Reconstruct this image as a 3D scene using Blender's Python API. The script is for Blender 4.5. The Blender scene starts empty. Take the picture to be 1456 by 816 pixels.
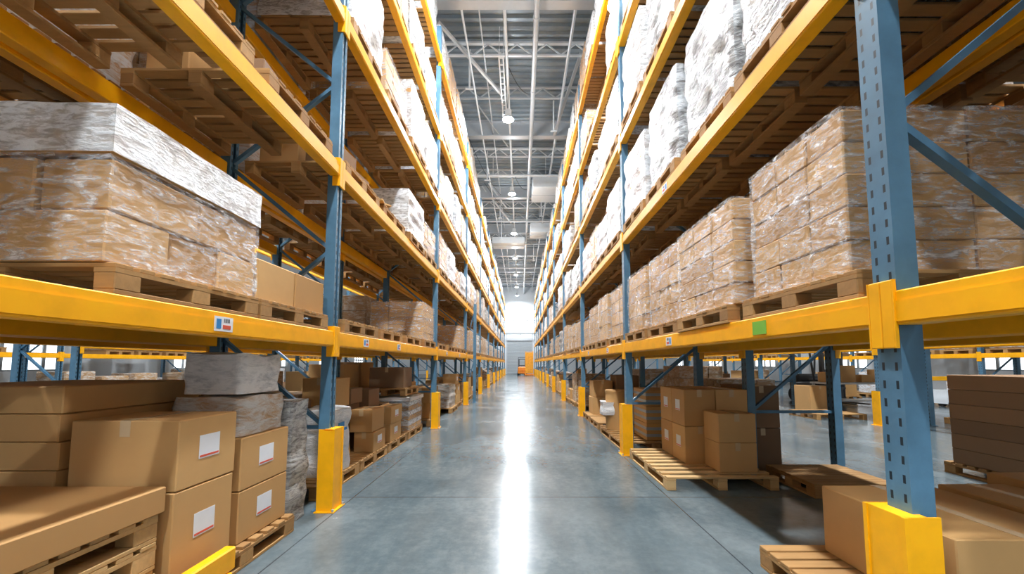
import bpy, math, random
from mathutils import Vector, noise, Euler
C = bpy.context.scene.collection
R = random.Random(7)
sc = bpy.context.scene

# ------------------------------------------------------------------ materials
def nm(name):
    m = bpy.data.materials.new(name); m.use_nodes = True
    nt = m.node_tree; b = nt.nodes['Principled BSDF']
    return m, nt, b
def N(nt, t, **k):
    n = nt.nodes.new(t)
    for a, v in k.items():
        if a.startswith('i_'):
            key = a[2:]; key = int(key) if key.isdigit() else key.replace('_', ' ')
            n.inputs[key].default_value = v
        else: setattr(n, a, v)
    return n
def L(nt, a, b): nt.links.new(a, b)
def coords(nt, scale=(1,1,1), world=False):
    if world:
        src = N(nt, 'ShaderNodeNewGeometry').outputs['Position']
    else:
        src = N(nt, 'ShaderNodeTexCoord').outputs['Object']
    mp = N(nt, 'ShaderNodeMapping'); mp.inputs['Scale'].default_value = scale
    L(nt, src, mp.inputs['Vector']); return mp.outputs['Vector']
def noise_n(nt, vec, scale, detail=4, rough=.55, dist=0):
    n = N(nt, 'ShaderNodeTexNoise'); n.inputs['Scale'].default_value = scale
    n.inputs['Detail'].default_value = detail; n.inputs['Roughness'].default_value = rough
    n.inputs['Distortion'].default_value = dist
    L(nt, vec, n.inputs['Vector']); return n.outputs['Fac']
def ramp(nt, fac, stops):
    r = N(nt, 'ShaderNodeValToRGB'); e = r.color_ramp.elements
    e[0].position, e[0].color = stops[0][0], (*stops[0][1], 1)
    e[1].position, e[1].color = stops[-1][0], (*stops[-1][1], 1)
    for p, c in stops[1:-1]:
        x = e.new(p); x.color = (*c, 1)
    L(nt, fac, r.inputs['Fac']); return r.outputs['Color']
def mix(nt, fac, a, b, mode='MIX'):
    n = N(nt, 'ShaderNodeMix', data_type='RGBA', blend_type=mode)
    for s, v in ((0, fac), (6, a), (7, b)):
        if hasattr(v, 'links'): L(nt, v, n.inputs[s])
        else: n.inputs[s].default_value = v if s == 0 else (*v, 1)
    return n.outputs[2]
def bump(nt, b, h, strength=.3, dist=.01):
    n = N(nt, 'ShaderNodeBump'); n.inputs['Strength'].default_value = strength; n.inputs['Distance'].default_value = dist
    L(nt, h, n.inputs['Height']); L(nt, n.outputs['Normal'], b.inputs['Normal'])
def math_n(nt, op, a, b=None):
    n = N(nt, 'ShaderNodeMath', operation=op)
    for i, v in enumerate((a, b)):
        if v is None: continue
        if hasattr(v, 'links'): L(nt, v, n.inputs[i])
        else: n.inputs[i].default_value = v
    return n.outputs[0]
def tone(nt):
    return N(nt, 'ShaderNodeAttribute', attribute_name='tone').outputs['Fac']
def objrand(nt): return N(nt, 'ShaderNodeObjectInfo').outputs['Random']

def m_paint(name, col, rough=.4, wear=(.5,.5,.5), amount=.62, dark=.75):
    m, nt, b = nm(name); v = coords(nt)
    n1 = noise_n(nt, v, 5, 6, .6)
    c = ramp(nt, n1, [(.3, tuple(x*dark for x in col)), (.55, col), (.8, tuple(min(1, x*1.08) for x in col))])
    n2 = noise_n(nt, v, 30, 5, .7)
    f = ramp(nt, n2, [(amount, (0,0,0)), (amount+.08, (1,1,1))])
    c = mix(nt, math_n(nt, 'MULTIPLY', f, .55), c, wear)
    L(nt, c, b.inputs['Base Color']); b.inputs['Roughness'].default_value = rough
    return m
def m_post(name, col):
    m, nt, b = nm(name); v = coords(nt)
    n1 = noise_n(nt, v, 4, 6, .6)
    c = ramp(nt, n1, [(.3, tuple(x*.7 for x in col)), (.6, col), (.85, tuple(min(1, x*1.35+.02) for x in col))])
    s = N(nt, 'ShaderNodeSeparateXYZ'); L(nt, coords(nt), s.inputs[0])
    fz = math_n(nt, 'FRACT', math_n(nt, 'DIVIDE', s.outputs[2], .08))
    inz = math_n(nt, 'LESS_THAN', fz, .45)
    ay = math_n(nt, 'ABSOLUTE', math_n(nt, 'SUBTRACT', math_n(nt, 'ABSOLUTE', s.outputs[1]), .033))
    iny = math_n(nt, 'LESS_THAN', ay, .007)
    slot = math_n(nt, 'MULTIPLY', inz, iny)
    c = mix(nt, slot, c, (.01,.02,.03))
    L(nt, c, b.inputs['Base Color']); b.inputs['Roughness'].default_value = .42
    return m
def m_card(name, ca, cb, shine=.75):
    m, nt, b = nm(name); v = coords(nt)
    t = math_n(nt, 'FRACT', math_n(nt, 'ADD', tone(nt), objrand(nt)))
    base = mix(nt, t, ca, cb)
    n1 = noise_n(nt, v, 6, 5, .6)
    c = mix(nt, math_n(nt, 'MULTIPLY', n1, .35), base, tuple(x*.55 for x in ca))
    L(nt, c, b.inputs['Base Color']); b.inputs['Roughness'].default_value = shine
    return m
def m_wood(name, ca, cb):
    m, nt, b = nm(name); v = coords(nt, (3, 24, 24))
    n1 = noise_n(nt, v, 1.2, 6, .65, .4)
    t = math_n(nt, 'FRACT', math_n(nt, 'ADD', tone(nt), objrand(nt)))
    base = mix(nt, t, ca, cb)
    c = mix(nt, math_n(nt, 'MULTIPLY', n1, .75), base, tuple(x*.32 for x in ca))
    L(nt, c, b.inputs['Base Color']); b.inputs['Roughness'].default_value = .8
    bump(nt, b, n1, .3, .004)
    return m
def m_wrap(name, under, over, cover, rough=.28):
    """cartons seen through stretch film: one surface, patches of white film folds over the carton colour"""
    m, nt, b = nm(name); v = coords(nt, (1.2, 1.2, 3.2))
    n1 = noise_n(nt, v, 3.2, 7, .68, 1.1)
    n2 = noise_n(nt, coords(nt, (2, 2, 9)), 4, 5, .6, .8)
    s = math_n(nt, 'ADD', math_n(nt, 'MULTIPLY', n1, .65), math_n(nt, 'MULTIPLY', n2, .35))
    f = ramp(nt, s, [(cover-.07, (0,0,0)), (cover+.07, (1,1,1))])
    t = math_n(nt, 'FRACT', math_n(nt, 'ADD', tone(nt), objrand(nt)))
    u = mix(nt, t, under, tuple(x*.72 for x in under))
    o = mix(nt, math_n(nt, 'MULTIPLY', objrand(nt), .9), over, tuple(x*y for x, y in zip(over, (.9,.82,.72))))
    L(nt, mix(nt, f, u, o), b.inputs['Base Color'])
    b.inputs['Roughness'].default_value = rough; b.inputs['Specular IOR Level'].default_value = .7
    bump(nt, b, s, .7, .05)
    return m
def m_film(name, col, lo, hi, cover=.5):
    m, nt, b = nm(name)
    n1 = noise_n(nt, coords(nt, (1.5, 1.5, 4)), 3.5, 7, .68, 1.4)
    n2 = noise_n(nt, coords(nt, (3, 3, 14)), 5, 5, .6, .6)
    s = math_n(nt, 'ADD', math_n(nt, 'MULTIPLY', n1, .6), math_n(nt, 'MULTIPLY', n2, .4))
    f = ramp(nt, s, [(cover-.09, (lo,)*3), (cover, ((lo+hi)*.35,)*3), (cover+.1, (hi,)*3)])
    b.inputs['Base Color'].default_value = (*col, 1); b.inputs['Roughness'].default_value = .2
    b.inputs['Specular IOR Level'].default_value = .8
    L(nt, f, b.inputs['Alpha']); bump(nt, b, s, .6, .03)
    return m
def m_plain(name, col, rough=.6, metal=0):
    m, nt, b = nm(name)
    n1 = noise_n(nt, coords(nt), 8, 4)
    L(nt, mix(nt, math_n(nt, 'MULTIPLY', n1, .3), col, tuple(x*.6 for x in col)), b.inputs['Base Color'])
    b.inputs['Roughness'].default_value = rough; b.inputs['Metallic'].default_value = metal
    return m
def m_emit(name, col, s):
    m, nt, b = nm(name); b.inputs['Base Color'].default_value = (.9,.9,.9,1)
    b.inputs['Emission Color'].default_value = (*col, 1); b.inputs['Emission Strength'].default_value = s
    return m

M = dict(
 yellow=m_paint('yellow_paint', (1, .455, .0), .42, (.42,.22,.05), .68, .86),
 guard=m_paint('guard_yellow', (1, .47, .0), .42, (.3,.2,.06), .68, .86),
 blue=m_post('rack_blue', (.085, .20, .31)),
 brace=m_paint('brace_blue', (.075, .19, .31), .4, (.2,.25,.3), .66),
 card=m_card('cardboard', (.66, .395, .155), (.50, .27, .095)),
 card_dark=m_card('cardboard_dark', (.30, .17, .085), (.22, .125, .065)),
 tape=m_plain('packing_tape', (.62,.45,.26), .25),
 band=m_plain('plastic_band', (.38,.46,.52), .3),
 label=m_plain('paper_label', (.82,.85,.9), .5),
 red=m_plain('red_print', (.7,.1,.05), .5),
 blueprint=m_plain('blue_print', (.03,.25,.6), .5),
 green=m_plain('green_label', (.2,.5,.05), .5),
 wood=m_wood('pallet_wood', (.58,.325,.115), (.38,.19,.06)),
 wood_light=m_wood('fresh_wood', (.80,.53,.24), (.64,.40,.165)),
 wrap_white=m_wrap('white_wrapped_cartons', (.50,.29,.13), (.64,.68,.73), .465),
 wrap_silver=m_wrap('silver_wrapped_cartons', (.20,.20,.205), (.55,.60,.65), .475, .2),
 wrap_brown=m_wrap('film_wrapped_cartons', (.50,.285,.12), (.72,.71,.68), .545),
 film=m_film('stretch_film', (.86,.89,.93), .03, .85, .535),
 film_thick=m_film('thick_stretch_film', (.84,.88,.92), .4, .97, .44),
 sack=m_wrap('white_sack', (.62,.66,.70), (.85,.88,.92), .45, .35),
 steel=m_plain('galvanised_steel', (.52,.56,.60), .35, .4),
 white_steel=m_plain('white_painted_steel', (.70,.74,.78), .4),
 dark=m_plain('dark_rubber', (.02,.02,.022), .6),
 black=m_plain('black_steel', (.03,.035,.04), .4),
 orange=m_paint('orange_paint', (.85,.26,.02), .4),
 orange_y=m_paint('amber_paint', (.9,.42,.03), .4),
 duct=m_plain('insulated_duct', (.66,.71,.75), .45),
 lamp=m_emit('lamp_glow', (.9,.96,1), 60),
)

# ------------------------------------------------------------------ mesh building
FACES = [((0,-1)), ((0,1)), ((1,-1)), ((1,1)), ((2,-1)), ((2,1))]
class MB:
    def __init__(s): s.v=[]; s.f=[]; s.m=[]; s.t=[]; s.sm=[]
    def add(s, vs, fs, mi=0, t=0, smooth=False):
        o=len(s.v); s.v+=vs
        for f in fs: s.f.append([i+o for i in f]); s.m.append(mi); s.t.append(t); s.sm.append(smooth)
    def box(s, x0,x1,y0,y1,z0,z1, ch=0, mi=0, t=0, rot=0, tilt=None):
        c=Vector(((x0+x1)/2,(y0+y1)/2,(z0+z1)/2)); h=(abs(x1-x0)/2,abs(y1-y0)/2,abs(z1-z0)/2)
        E=Euler(tilt if tilt else (0,0,rot)).to_matrix()
        sg=[(a,b,d) for a in(-1,1) for b in(-1,1) for d in(-1,1)]
        if ch<=0:
            P=[Vector((a*h[0],b*h[1],d*h[2])) for a,b,d in sg]
            F=[[0,1,3,2],[4,6,7,5],[0,4,5,1],[2,3,7,6],[0,2,6,4],[1,5,7,3]]
        else:
            ch=min(ch,min(h)*.45); P=[]; idx={}
            for g in sg:
                for a in range(3):
                    idx[g,a]=len(P); P.append(Vector([g[k]*(h[k] if k==a else h[k]-ch) for k in range(3)]))
            F=[]
            for a in range(3):
                k1,k2=[k for k in range(3) if k!=a]
                for sgn in(-1,1):
                    q=[]
                    for u,w in((-1,-1),(1,-1),(1,1),(-1,1)):
                        g=[0]*3; g[a]=sgn; g[k1]=u; g[k2]=w; q.append(idx[tuple(g),a])
                    F.append(q)
            for a,b in((0,1),(0,2),(1,2)):
                k=3-a-b
                for u in(-1,1):
                    for w in(-1,1):
                        g=[0]*3; g[a]=u; g[b]=w; g1=g[:]; g2=g[:]; g1[k]=-1; g2[k]=1
                        F.append([idx[tuple(g1),a],idx[tuple(g2),a],idx[tuple(g2),b],idx[tuple(g1),b]])
            for g in sg: F.append([idx[g,0],idx[g,1],idx[g,2]])
            for f in F:
                n=(P[f[1]]-P[f[0]]).cross(P[f[2]]-P[f[0]])
                if n.dot(sum((P[i] for i in f),Vector()))<0: f.reverse()
        s.add([E@p+c for p in P],F,mi,t)
        return s
    def bar(s, a, b, w, d, mi=0, t=0, up=(0,0,1)):
        """rectangular bar from a to b"""
        a=Vector(a); b=Vector(b); z=(b-a).normalized(); x=Vector(up).cross(z)
        if x.length<1e-3: x=Vector((1,0,0)).cross(z)
        x.normalize(); y=z.cross(x)
        P=[p+x*(i*w/2)+y*(j*d/2) for p in(a,b) for i,j in((-1,-1),(1,-1),(1,1),(-1,1))]
        s.add(P,[[3,2,1,0],[4,5,6,7],[0,1,5,4],[1,2,6,5],[2,3,7,6],[3,0,4,7]],mi,t); return s
    def tube(s, a, b, r, n=12, r2=None, mi=0, t=0):
        a=Vector(a); b=Vector(b); z=(b-a).normalized(); x=z.orthogonal().normalized(); y=z.cross(x)
        r2=r if r2 is None else r2
        P=[p+(x*math.cos(q*2*math.pi/n)+y*math.sin(q*2*math.pi/n))*rr for p,rr in((a,r),(b,r2)) for q in range(n)]
        s.add(P,[[q,(q+1)%n,n+(q+1)%n,n+q] for q in range(n)],mi,t,True)
        s.add([v.copy() for v in P[:n]],[list(range(n))[::-1]],mi,t); s.add([v.copy() for v in P[n:]],[list(range(n))],mi,t); return s
    def mesh(s, name, mats):
        me=bpy.data.meshes.new(name); me.from_pydata([tuple(v) for v in s.v],[],s.f)
        for m in (mats if isinstance(mats,(list,tuple)) else [mats]): me.materials.append(M[m] if isinstance(m,str) else m)
        me.polygons.foreach_set('material_index',s.m); me.polygons.foreach_set('use_smooth',s.sm)
        a=me.attributes.new('tone','FLOAT','FACE'); a.data.foreach_set('value',s.t)
        me.update(); return me
def ob(name, me, parent=None, loc=None, label=None):
    o=bpy.data.objects.new(name, me); C.objects.link(o)
    if parent: o.parent=parent
    if loc: o.location=loc
    if label: o['label']=label
    return o
def tag(o, label, cat, group=None, kind=None):
    if label: o['label']=label
    if cat: o['category']=cat
    if group: o['group']=group
    if kind: o['kind']=kind
    return o
def thing(name, label, cat, loc=(0,0,0), rz=0, group=None, parts=(), scale=None):
    o=bpy.data.objects.new(name, None); C.objects.link(o); o.location=loc; o.rotation_euler=(0,0,rz); o.empty_display_size=.1
    if scale: o.scale=scale
    tag(o,label,cat,group)
    for p in parts:
        c=ob(p[0],p[1],o)
        if len(p)>2 and p[2]: c.location=p[2]
        if len(p)>3 and p[3]: c['label']=p[3]
    return o
def solo(name, me, label, cat, loc=(0,0,0), rz=0, group=None, kind=None, scale=None):
    o=ob(name,me,None,loc); o.rotation_euler=(0,0,rz)
    if scale: o.scale=scale
    return tag(o,label,cat,group,kind)
def struct(name, me, loc=(0,0,0)):
    o=ob(name,me,None,loc); o['kind']='structure'; return o

ORD=['first','second','third','fourth','fifth','sixth','seventh','eighth','ninth','tenth','eleventh','twelfth']
SIDE={-1:'left-side rack',1:'right-side rack'}

# ------------------------------------------------------------------ geometry constants
LEV=[(1.565,1.715),(3.29,3.435),(4.94,5.085),(6.61,6.75),(8.37,8.51)]
X0={-1:1.90,1:1.69}; YP={-1:4.20,1:1.88}; BAY={-1:5.13,1:4.77}; NB={-1:10,1:11}
YSTART={-1:4.20-5.13,1:1.88-4.77}
TOP=9.25; YEND=54.5; CEIL=11.3; PD=1.1

# ------------------------------------------------------------------ shell
def floor_mat():
    m,nt,b=nm('polished_concrete'); w=coords(nt,(1,1,1),True)
    n1=noise_n(nt,w,.9,6,.6,.3); n2=noise_n(nt,coords(nt,(1.6,.5,1),True),1.7,6,.62,.3); n3=noise_n(nt,w,14,6,.75)
    s=math_n(nt,'ADD',math_n(nt,'MULTIPLY',n1,.4),math_n(nt,'ADD',math_n(nt,'MULTIPLY',n2,.35),math_n(nt,'MULTIPLY',n3,.25)))
    c=ramp(nt,s,[(.32,(.048,.070,.083)),(.5,(.100,.132,.147)),(.70,(.20,.235,.25))])
    pale=ramp(nt,noise_n(nt,w,.35,3,.5),[(.45,(0,)*3),(.7,(1,)*3)]); c=mix(nt,math_n(nt,'MULTIPLY',pale,.35),c,(.24,.26,.265))
    sep=N(nt,'ShaderNodeSeparateXYZ'); L(nt,w,sep.inputs[0])
    def joint(out,period,off,wd):
        q=math_n(nt,'FRACT',math_n(nt,'DIVIDE',math_n(nt,'ADD',out,off),period))
        return math_n(nt,'LESS_THAN',math_n(nt,'ABSOLUTE',math_n(nt,'SUBTRACT',q,.5)),wd/period)
    j=math_n(nt,'MAXIMUM',joint(sep.outputs[1],4.85,4.85/2-4.55,.009),joint(sep.outputs[0],3.3,3.3/2-1.55,.006))
    c=mix(nt,math_n(nt,'MULTIPLY',j,.75),c,(.025,.03,.035))
    L(nt,c,b.inputs['Base Color'])
    rr=ramp(nt,s,[(.3,(.10,)*3),(.7,(.30,)*3)]); L(nt,rr,b.inputs['Roughness'])
    b.inputs['Specular IOR Level'].default_value=.24
    bump(nt,b,math_n(nt,'ADD',math_n(nt,'MULTIPLY',s,.6),math_n(nt,'MULTIPLY',j,-2)),.12,.02)
    return m
M['floor']=floor_mat()
def deck_mat():
    m,nt,b=nm('roof_deck'); n1=noise_n(nt,coords(nt,(1,1,1),True),.8,5)
    L(nt,ramp(nt,n1,[(.35,(.17,.215,.25)),(.65,(.28,.33,.37))]),b.inputs['Base Color']); b.inputs['Roughness'].default_value=.4; b.inputs['Metallic'].default_value=.25
    return m
M['deck']=deck_mat()
M['wall']=m_plain('wall_panel',(.74,.79,.83),.6); M['door_grey']=m_plain('door_grey',(.36,.40,.43),.5)
WX=19.0
struct('floor', MB().box(-WX,WX,-9,YEND,-.2,0).mesh('floor','floor'))
mb=MB(); y=-9; P=[]; 
while y<YEND:
    P+=[(y,0),(y+.10,0),(y+.14,.07),(y+.26,.07)]; y+=.30
vs=[]; 
for yy,zz in P: vs+=[Vector((-WX,yy,CEIL+zz)),Vector((WX,yy,CEIL+zz))]
mb.add(vs,[[2*i,2*i+1,2*i+3,2*i+2] for i in range(len(P)-1)])
mb.box(-WX,WX,-9,YEND,CEIL+.1,CEIL+.3)
struct('ceiling', mb.mesh('ceiling','deck'))

# far wall with a window band and a dock door opening
ze0,ze1=5.55,8.35; wx0,wx1=-4.2,4.2
mb=MB()
mb.box(-WX,WX,YEND,YEND+.25,0,ze0); mb.box(-WX,WX,YEND,YEND+.25,ze1,CEIL)
mb.box(-WX,wx0,YEND,YEND+.25,ze0,ze1); mb.box(wx1,WX,YEND,YEND+.25,ze0,ze1)
struct('wall_far', mb.mesh('wall_far','wall'))
M['daylight']=m_emit('frosted_daylight_pane',(.93,.97,1),2.0)
def window(n, axis, a0,a1, z0,z1, pos, nx, nz):
    f=MB(); g=MB()
    def bx(mbb,u0,u1,q0,q1,t0,t1):
        if axis=='x': mbb.box(u0,u1,pos+t0,pos+t1,q0,q1)
        else: mbb.box(pos+t0,pos+t1,u0,u1,q0,q1)
    for i in range(nx+1):
        u=a0+(a1-a0)*i/nx; bx(f,u-.06,u+.06,z0,z1,-.06,.06)
    for i in range(nz+1):
        q=z0+(z1-z0)*i/nz; bx(f,a0,a1,q-.06,q+.06,-.05,.05)
    bx(g,a0,a1,z0,z1,-.008,.008)
    w=struct('window_%d'%n, f.mesh('window_frame','door_grey')); ob('glass_pane', g.mesh('glass_pane','daylight'), w)
window(1,'x',wx0,wx1,ze0,ze1,YEND+.12,5,2)
# wall seams of the insulated panels as trims, door
mb=MB()
for x in (-6,-1.75,0,1.55,6): mb.box(x-.03,x+.03,YEND-.03,YEND,0,ze0 if abs(x)<4.2 else CEIL)
mb.box(-WX,WX,YEND-.04,YEND,ze0-.35,ze0-.2)
struct('trim_1', mb.mesh('wall_joint','door_grey'))
mb=MB()
for i in range(22): mb.box(-1.7,1.5,YEND-.07,YEND-.02,.04+i*.195,.04+i*.195+.18,.01)
d=struct('door_1', mb.mesh('roller_door','door_grey'))
ob('door_rail', MB().box(-1.85,-1.7,YEND-.1,YEND,0,4.5).box(1.5,1.65,YEND-.1,YEND,0,4.5).box(-1.85,1.65,YEND-.16,YEND,4.33,4.62).mesh('door_rail','steel'), d)
for sx,nmv in ((-1,'wall_left'),(1,'wall_right')):
    mb=MB(); x=sx*WX; a,b_=(x,x+.25*sx)
    x0,x1=min(a,b_),max(a,b_)
    mb.box(x0,x1,-9,YEND,3.1,CEIL); mb.box(x0,x1,-9,YEND,0,1.1)
    ys=[-9]+[v for k in range(7) for v in (-2+8.4*k, .8+8.4*k)]+[YEND]
    for i in range(0,len(ys),2): mb.box(x0,x1,ys[i],ys[i+1],1.1,3.1)
    struct(nmv, mb.mesh(nmv,'wall'))
    for k in range(7): window(2+k+(7 if sx>0 else 0),'y',-2+8.4*k,.8+8.4*k,1.1,3.1,x+.1*sx,4,3)

# ------------------------------------------------------------------ roof steel and services
k=2
for y in (10.2,16.6,23.0,29.4,35.8,42.2,48.6):
    mb=MB(); z=CEIL-.02
    mb.box(-WX,WX,y-.14,y+.14,z-.05,z); mb.box(-WX,WX,y-.02,y+.02,z-.62,z); mb.box(-WX,WX,y-.14,y+.14,z-.67,z-.62)
    for xx in range(-18,19,3): mb.box(xx-.02,xx+.02,y-.13,y+.13,z-.62,z-.05)
    struct('trim_%d'%k, mb.mesh('roof_girder','steel')); k+=1
def secondary(y):
    mb=MB(); z=CEIL-.02; mb.box(-WX,WX,y-.05,y+.05,z-.06,z); mb.box(-WX,WX,y-.04,y+.04,z-.45,z-.40)
    q=-WX; u=True
    while q<WX-.5:
        mb.bar((q,y,z-.05 if u else z-.41),(q+.45,y,z-.41 if u else z-.05),.035,.035); q+=.45; u=not u
    return mb
for y in (12.3,14.4,18.7,20.8,25.1,27.2,31.5,33.6,37.9,40.0,44.3,46.4,51.0):
    struct('trim_%d'%k, secondary(y).mesh('roof_purlin','white_steel' if k%2 else 'steel')); k+=1
mb=MB().tube((.42,-6,10.45),(.42,YEND,10.45),.075,14)
p=thing('sprinkler_main','long grey pipe running the length of the aisle under the roof','pipe',(0,0,0),parts=[('pipe',mb.mesh('pipe','steel'))])
for y in range(10,54,3):
    ob('pipe_hanger', MB().tube((.42,y+.4,10.45),(.42,y+.4,CEIL),.012,6).tube((.42,y+.36,10.45),(.42,y+.44,10.45),.09,14).mesh('pipe_hanger','steel'), p)
mb=MB().tube((-.42,-6,10.72),(-.42,YEND,10.72),.045,10)
solo('conduit', mb.mesh('conduit','white_steel'),'thin white conduit running above the row of aisle lamps','conduit')
for i,y in enumerate((19.4,25.9,31.0,38.9,45.2)):
    mb=MB().tube((-WX+1,y,10.29),(WX-1,y,10.29),.05,10)
    for xx in (-1.3,1.2): mb.tube((xx,y,10.29),(xx,y,CEIL-.01),.012,6)
    solo('sprinkler_branch', mb.mesh('branch','white_steel'),'pale crosswise sprinkler pipe, %s from the camera'%ORD[i],'pipe',group='crosswise sprinkler pipes')
mb=MB()
for xx in (-.62,-.50): mb.bar((xx,11.4,10.2),(xx,14.8,10.2),.03,.08)
for i in range(12): mb.bar((-.62,11.55+i*.28,10.2),(-.50,11.55+i*.28,10.2),.03,.03)
for yy in (11.7,14.5):
    for xx in (-.62,-.5): mb.tube((xx,yy,10.2),(xx,yy,CEIL-.01),.01,6)
solo('cable_ladder', mb.mesh('cable_ladder','white_steel'),'short white cable ladder hanging in front of the first aisle lamp','cable ladder')
def rod(lab,a,b,w=.06,mat='white_steel'):
    solo('roof_brace', MB().bar(a,b,w,w).mesh('roof_brace',mat), lab,'brace')
rod('white diagonal roof brace slanting down to the cable ladder',(-2.35,11.3,11.1),(-.62,13.6,10.45),.08)
rod('thin grey diagonal brace beneath the first dark roof bay',(-1.6,15.2,11.1),(-.5,17.2,10.5),.04,'steel')
rod('white diagonal brace beside the second aisle lamp',(-2.1,22.5,11.1),(-.6,26.5,10.4),.07)
rod('short white diagonal brace beyond the second aisle lamp',(-1.7,21.9,11.0),(-.8,24.2,10.5),.06)
rod('grey sloping strut near the yellow tie by the tall wrapped loads',(1.9,12.5,11.1),(1.35,16.4,10.6),.09,'steel')
def duct(lab,x0,x1,y0,y1,z0,z1):
    mb=MB().box(x0,x1,y0,y1,z0,z1,.03)
    n=int((y1-y0)/.8)
    t=thing('air_duct',lab,'duct',parts=[('duct_body',mb.mesh('duct_body','duct'))])
    for i in range(1,max(2,n)):
        yy=y0+(y1-y0)*i/max(2,n); ob('flange', MB().box(x0-.03,x1+.03,yy-.02,yy+.02,z0-.03,z1+.03).mesh('flange','steel'), t)
duct('boxy pale grey duct beside the long pipe, nearer of the two',.6,2.2,20.4,22.4,10.15,10.75)
duct('boxy pale grey duct beside the long pipe, farther of the two',.65,2.1,27.4,28.9,10.1,10.75)
duct('wide white duct crossing the aisle under the roof beyond the second lamp',-2.0,.3,29.2,30.7,9.85,10.3)
# lamps
lamp_body=MB().tube((0,0,.0),(0,0,.16),.2,20,.12).tube((0,0,.16),(0,0,.34),.11,16).mesh('housing','white_steel')
lamp_lens=MB().tube((0,0,-.04),(0,0,0),.13,20,.17).mesh('lens','lamp')
def lamp(x,y,lab,group,z=9.75,power=420):
    rodm=MB().tube((0,0,.34),(0,0,10.67-z),.014,6).mesh('rod','steel')
    t=thing('high_bay_lamp',lab,'lamp',(x,y,z),group=group,parts=[('housing',lamp_body),('lens',lamp_lens),('rod',rodm)])
    ld=bpy.data.lights.new('lamp_light','AREA'); ld.shape='DISK'; ld.size=.44; ld.energy=power; ld.color=(.93,.97,1); ld.spread=math.radians(175)
    lo=bpy.data.objects.new('lamp_light',ld); C.objects.link(lo); lo.parent=t; lo.location=(0,0,-.08)
    lp=bpy.data.lights.new('lamp_glow','POINT'); lp.energy=power*.2; lp.color=(.93,.97,1); lp.shadow_soft_size=.16  # extra point light added to brighten the roof and aisle faces
    lq=bpy.data.objects.new('lamp_glow',lp); C.objects.link(lq); lq.parent=t; lq.location=(0,0,-.22)
LY=[-5.2,1.3,7.6,13.9,20.3,26.7,33.1,39.5,45.9,51.6]  # the last lamp is added to brighten the far wall
for i,y in enumerate(LY):
    lamp(-.42,y,'glowing high bay lamp over the aisle, %s from the camera'%(ORD[max(0,i-3)] if i>2 else ORD[i]+' one overhead'),'high bay lamps over the aisle',power=570)
for sx in (-1,1):  # side-aisle lamps added to light the floor behind the racks
    for i,y in enumerate(LY[:7]):
        lamp(sx*6.3,y,'added fill lamp behind the %s, %s from the camera end'%(SIDE[sx],ORD[i]),'added fill lamps over the side aisles',power=600)
solo('bulb_fitting', MB().tube((0,0,0),(0,0,.2),.09,14,.05).tube((0,0,-.02),(0,0,0),.075,14).mesh('bulb','lamp'),'small bright round lamp on the right-side rack post at the fifth level','lamp',(1.55,6.63,7.35))

# ------------------------------------------------------------------ templates
def pallet_parts(w,l,seed=0,mat='wood'):
    """w along X, l along Y; deck boards run along X"""
    r=random.Random(seed); out={}
    d=MB(); n=9; bw=.1
    for i in range(n):
        yy=-l/2+bw/2+(l-bw)*i/(n-1); j=r.uniform(-.006,.006)
        d.box(-w/2+j,w/2+j,yy-bw/2+.004,yy+bw/2-.004,.122,.144,.003,t=r.random()*.5)
    for xx in (-w/2+.05,0,w/2-.05): d.box(xx-.05,xx+.05,-l/2,l/2,.1,.122,t=r.random()*.4)
    out['deck']=d
    bl=[]
    for xx in (-w/2+.05,0,w/2-.05):
        for yy in (-l/2+.07,0,l/2-.07):
            bl.append(MB().box(xx-.05,xx+.05,yy-.07,yy+.07,.022,.1,.004,t=r.random()*.5))
    out['block']=bl
    sk=[]
    for xx in (-w/2+.05,0,w/2-.05): sk.append(MB().box(xx-.05,xx+.05,-l/2,l/2,0,.022,.003,t=r.random()*.5))
    out['skid']=sk
    return out
def merge(mbs):
    a=MB()
    for b in mbs:
        o=len(a.v); a.v+=b.v; a.f+=[[i+o for i in f] for f in b.f]; a.m+=b.m; a.t+=b.t; a.sm+=b.sm
    return a
PALV=[]; PALP=[]
for s in range(4):
    pp=pallet_parts(1.1,1.1,s); PALV.append(merge([pp['deck']]+pp['block']+pp['skid']).mesh('pallet','wood'))
    PALP.append([('deck',pp['deck'].mesh('deck','wood'))]+[('block',b.mesh('block','wood')) for b in pp['block']]+[('bottom_skid',b.mesh('bottom_skid','wood')) for b in pp['skid']])
PALF=PALV
npal=[0]
def pallet(x,y,z,lab,group,detail=False,rz=0,scale=None):
    npal[0]+=1; k=R.randrange(4)
    if detail: return thing('wooden_pallet',lab,'pallet',(x,y,z),rz,group,PALP[k],scale)
    return solo('wooden_pallet',PALV[k],lab,'pallet',(x,y,z),rz,group,scale=scale)

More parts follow.
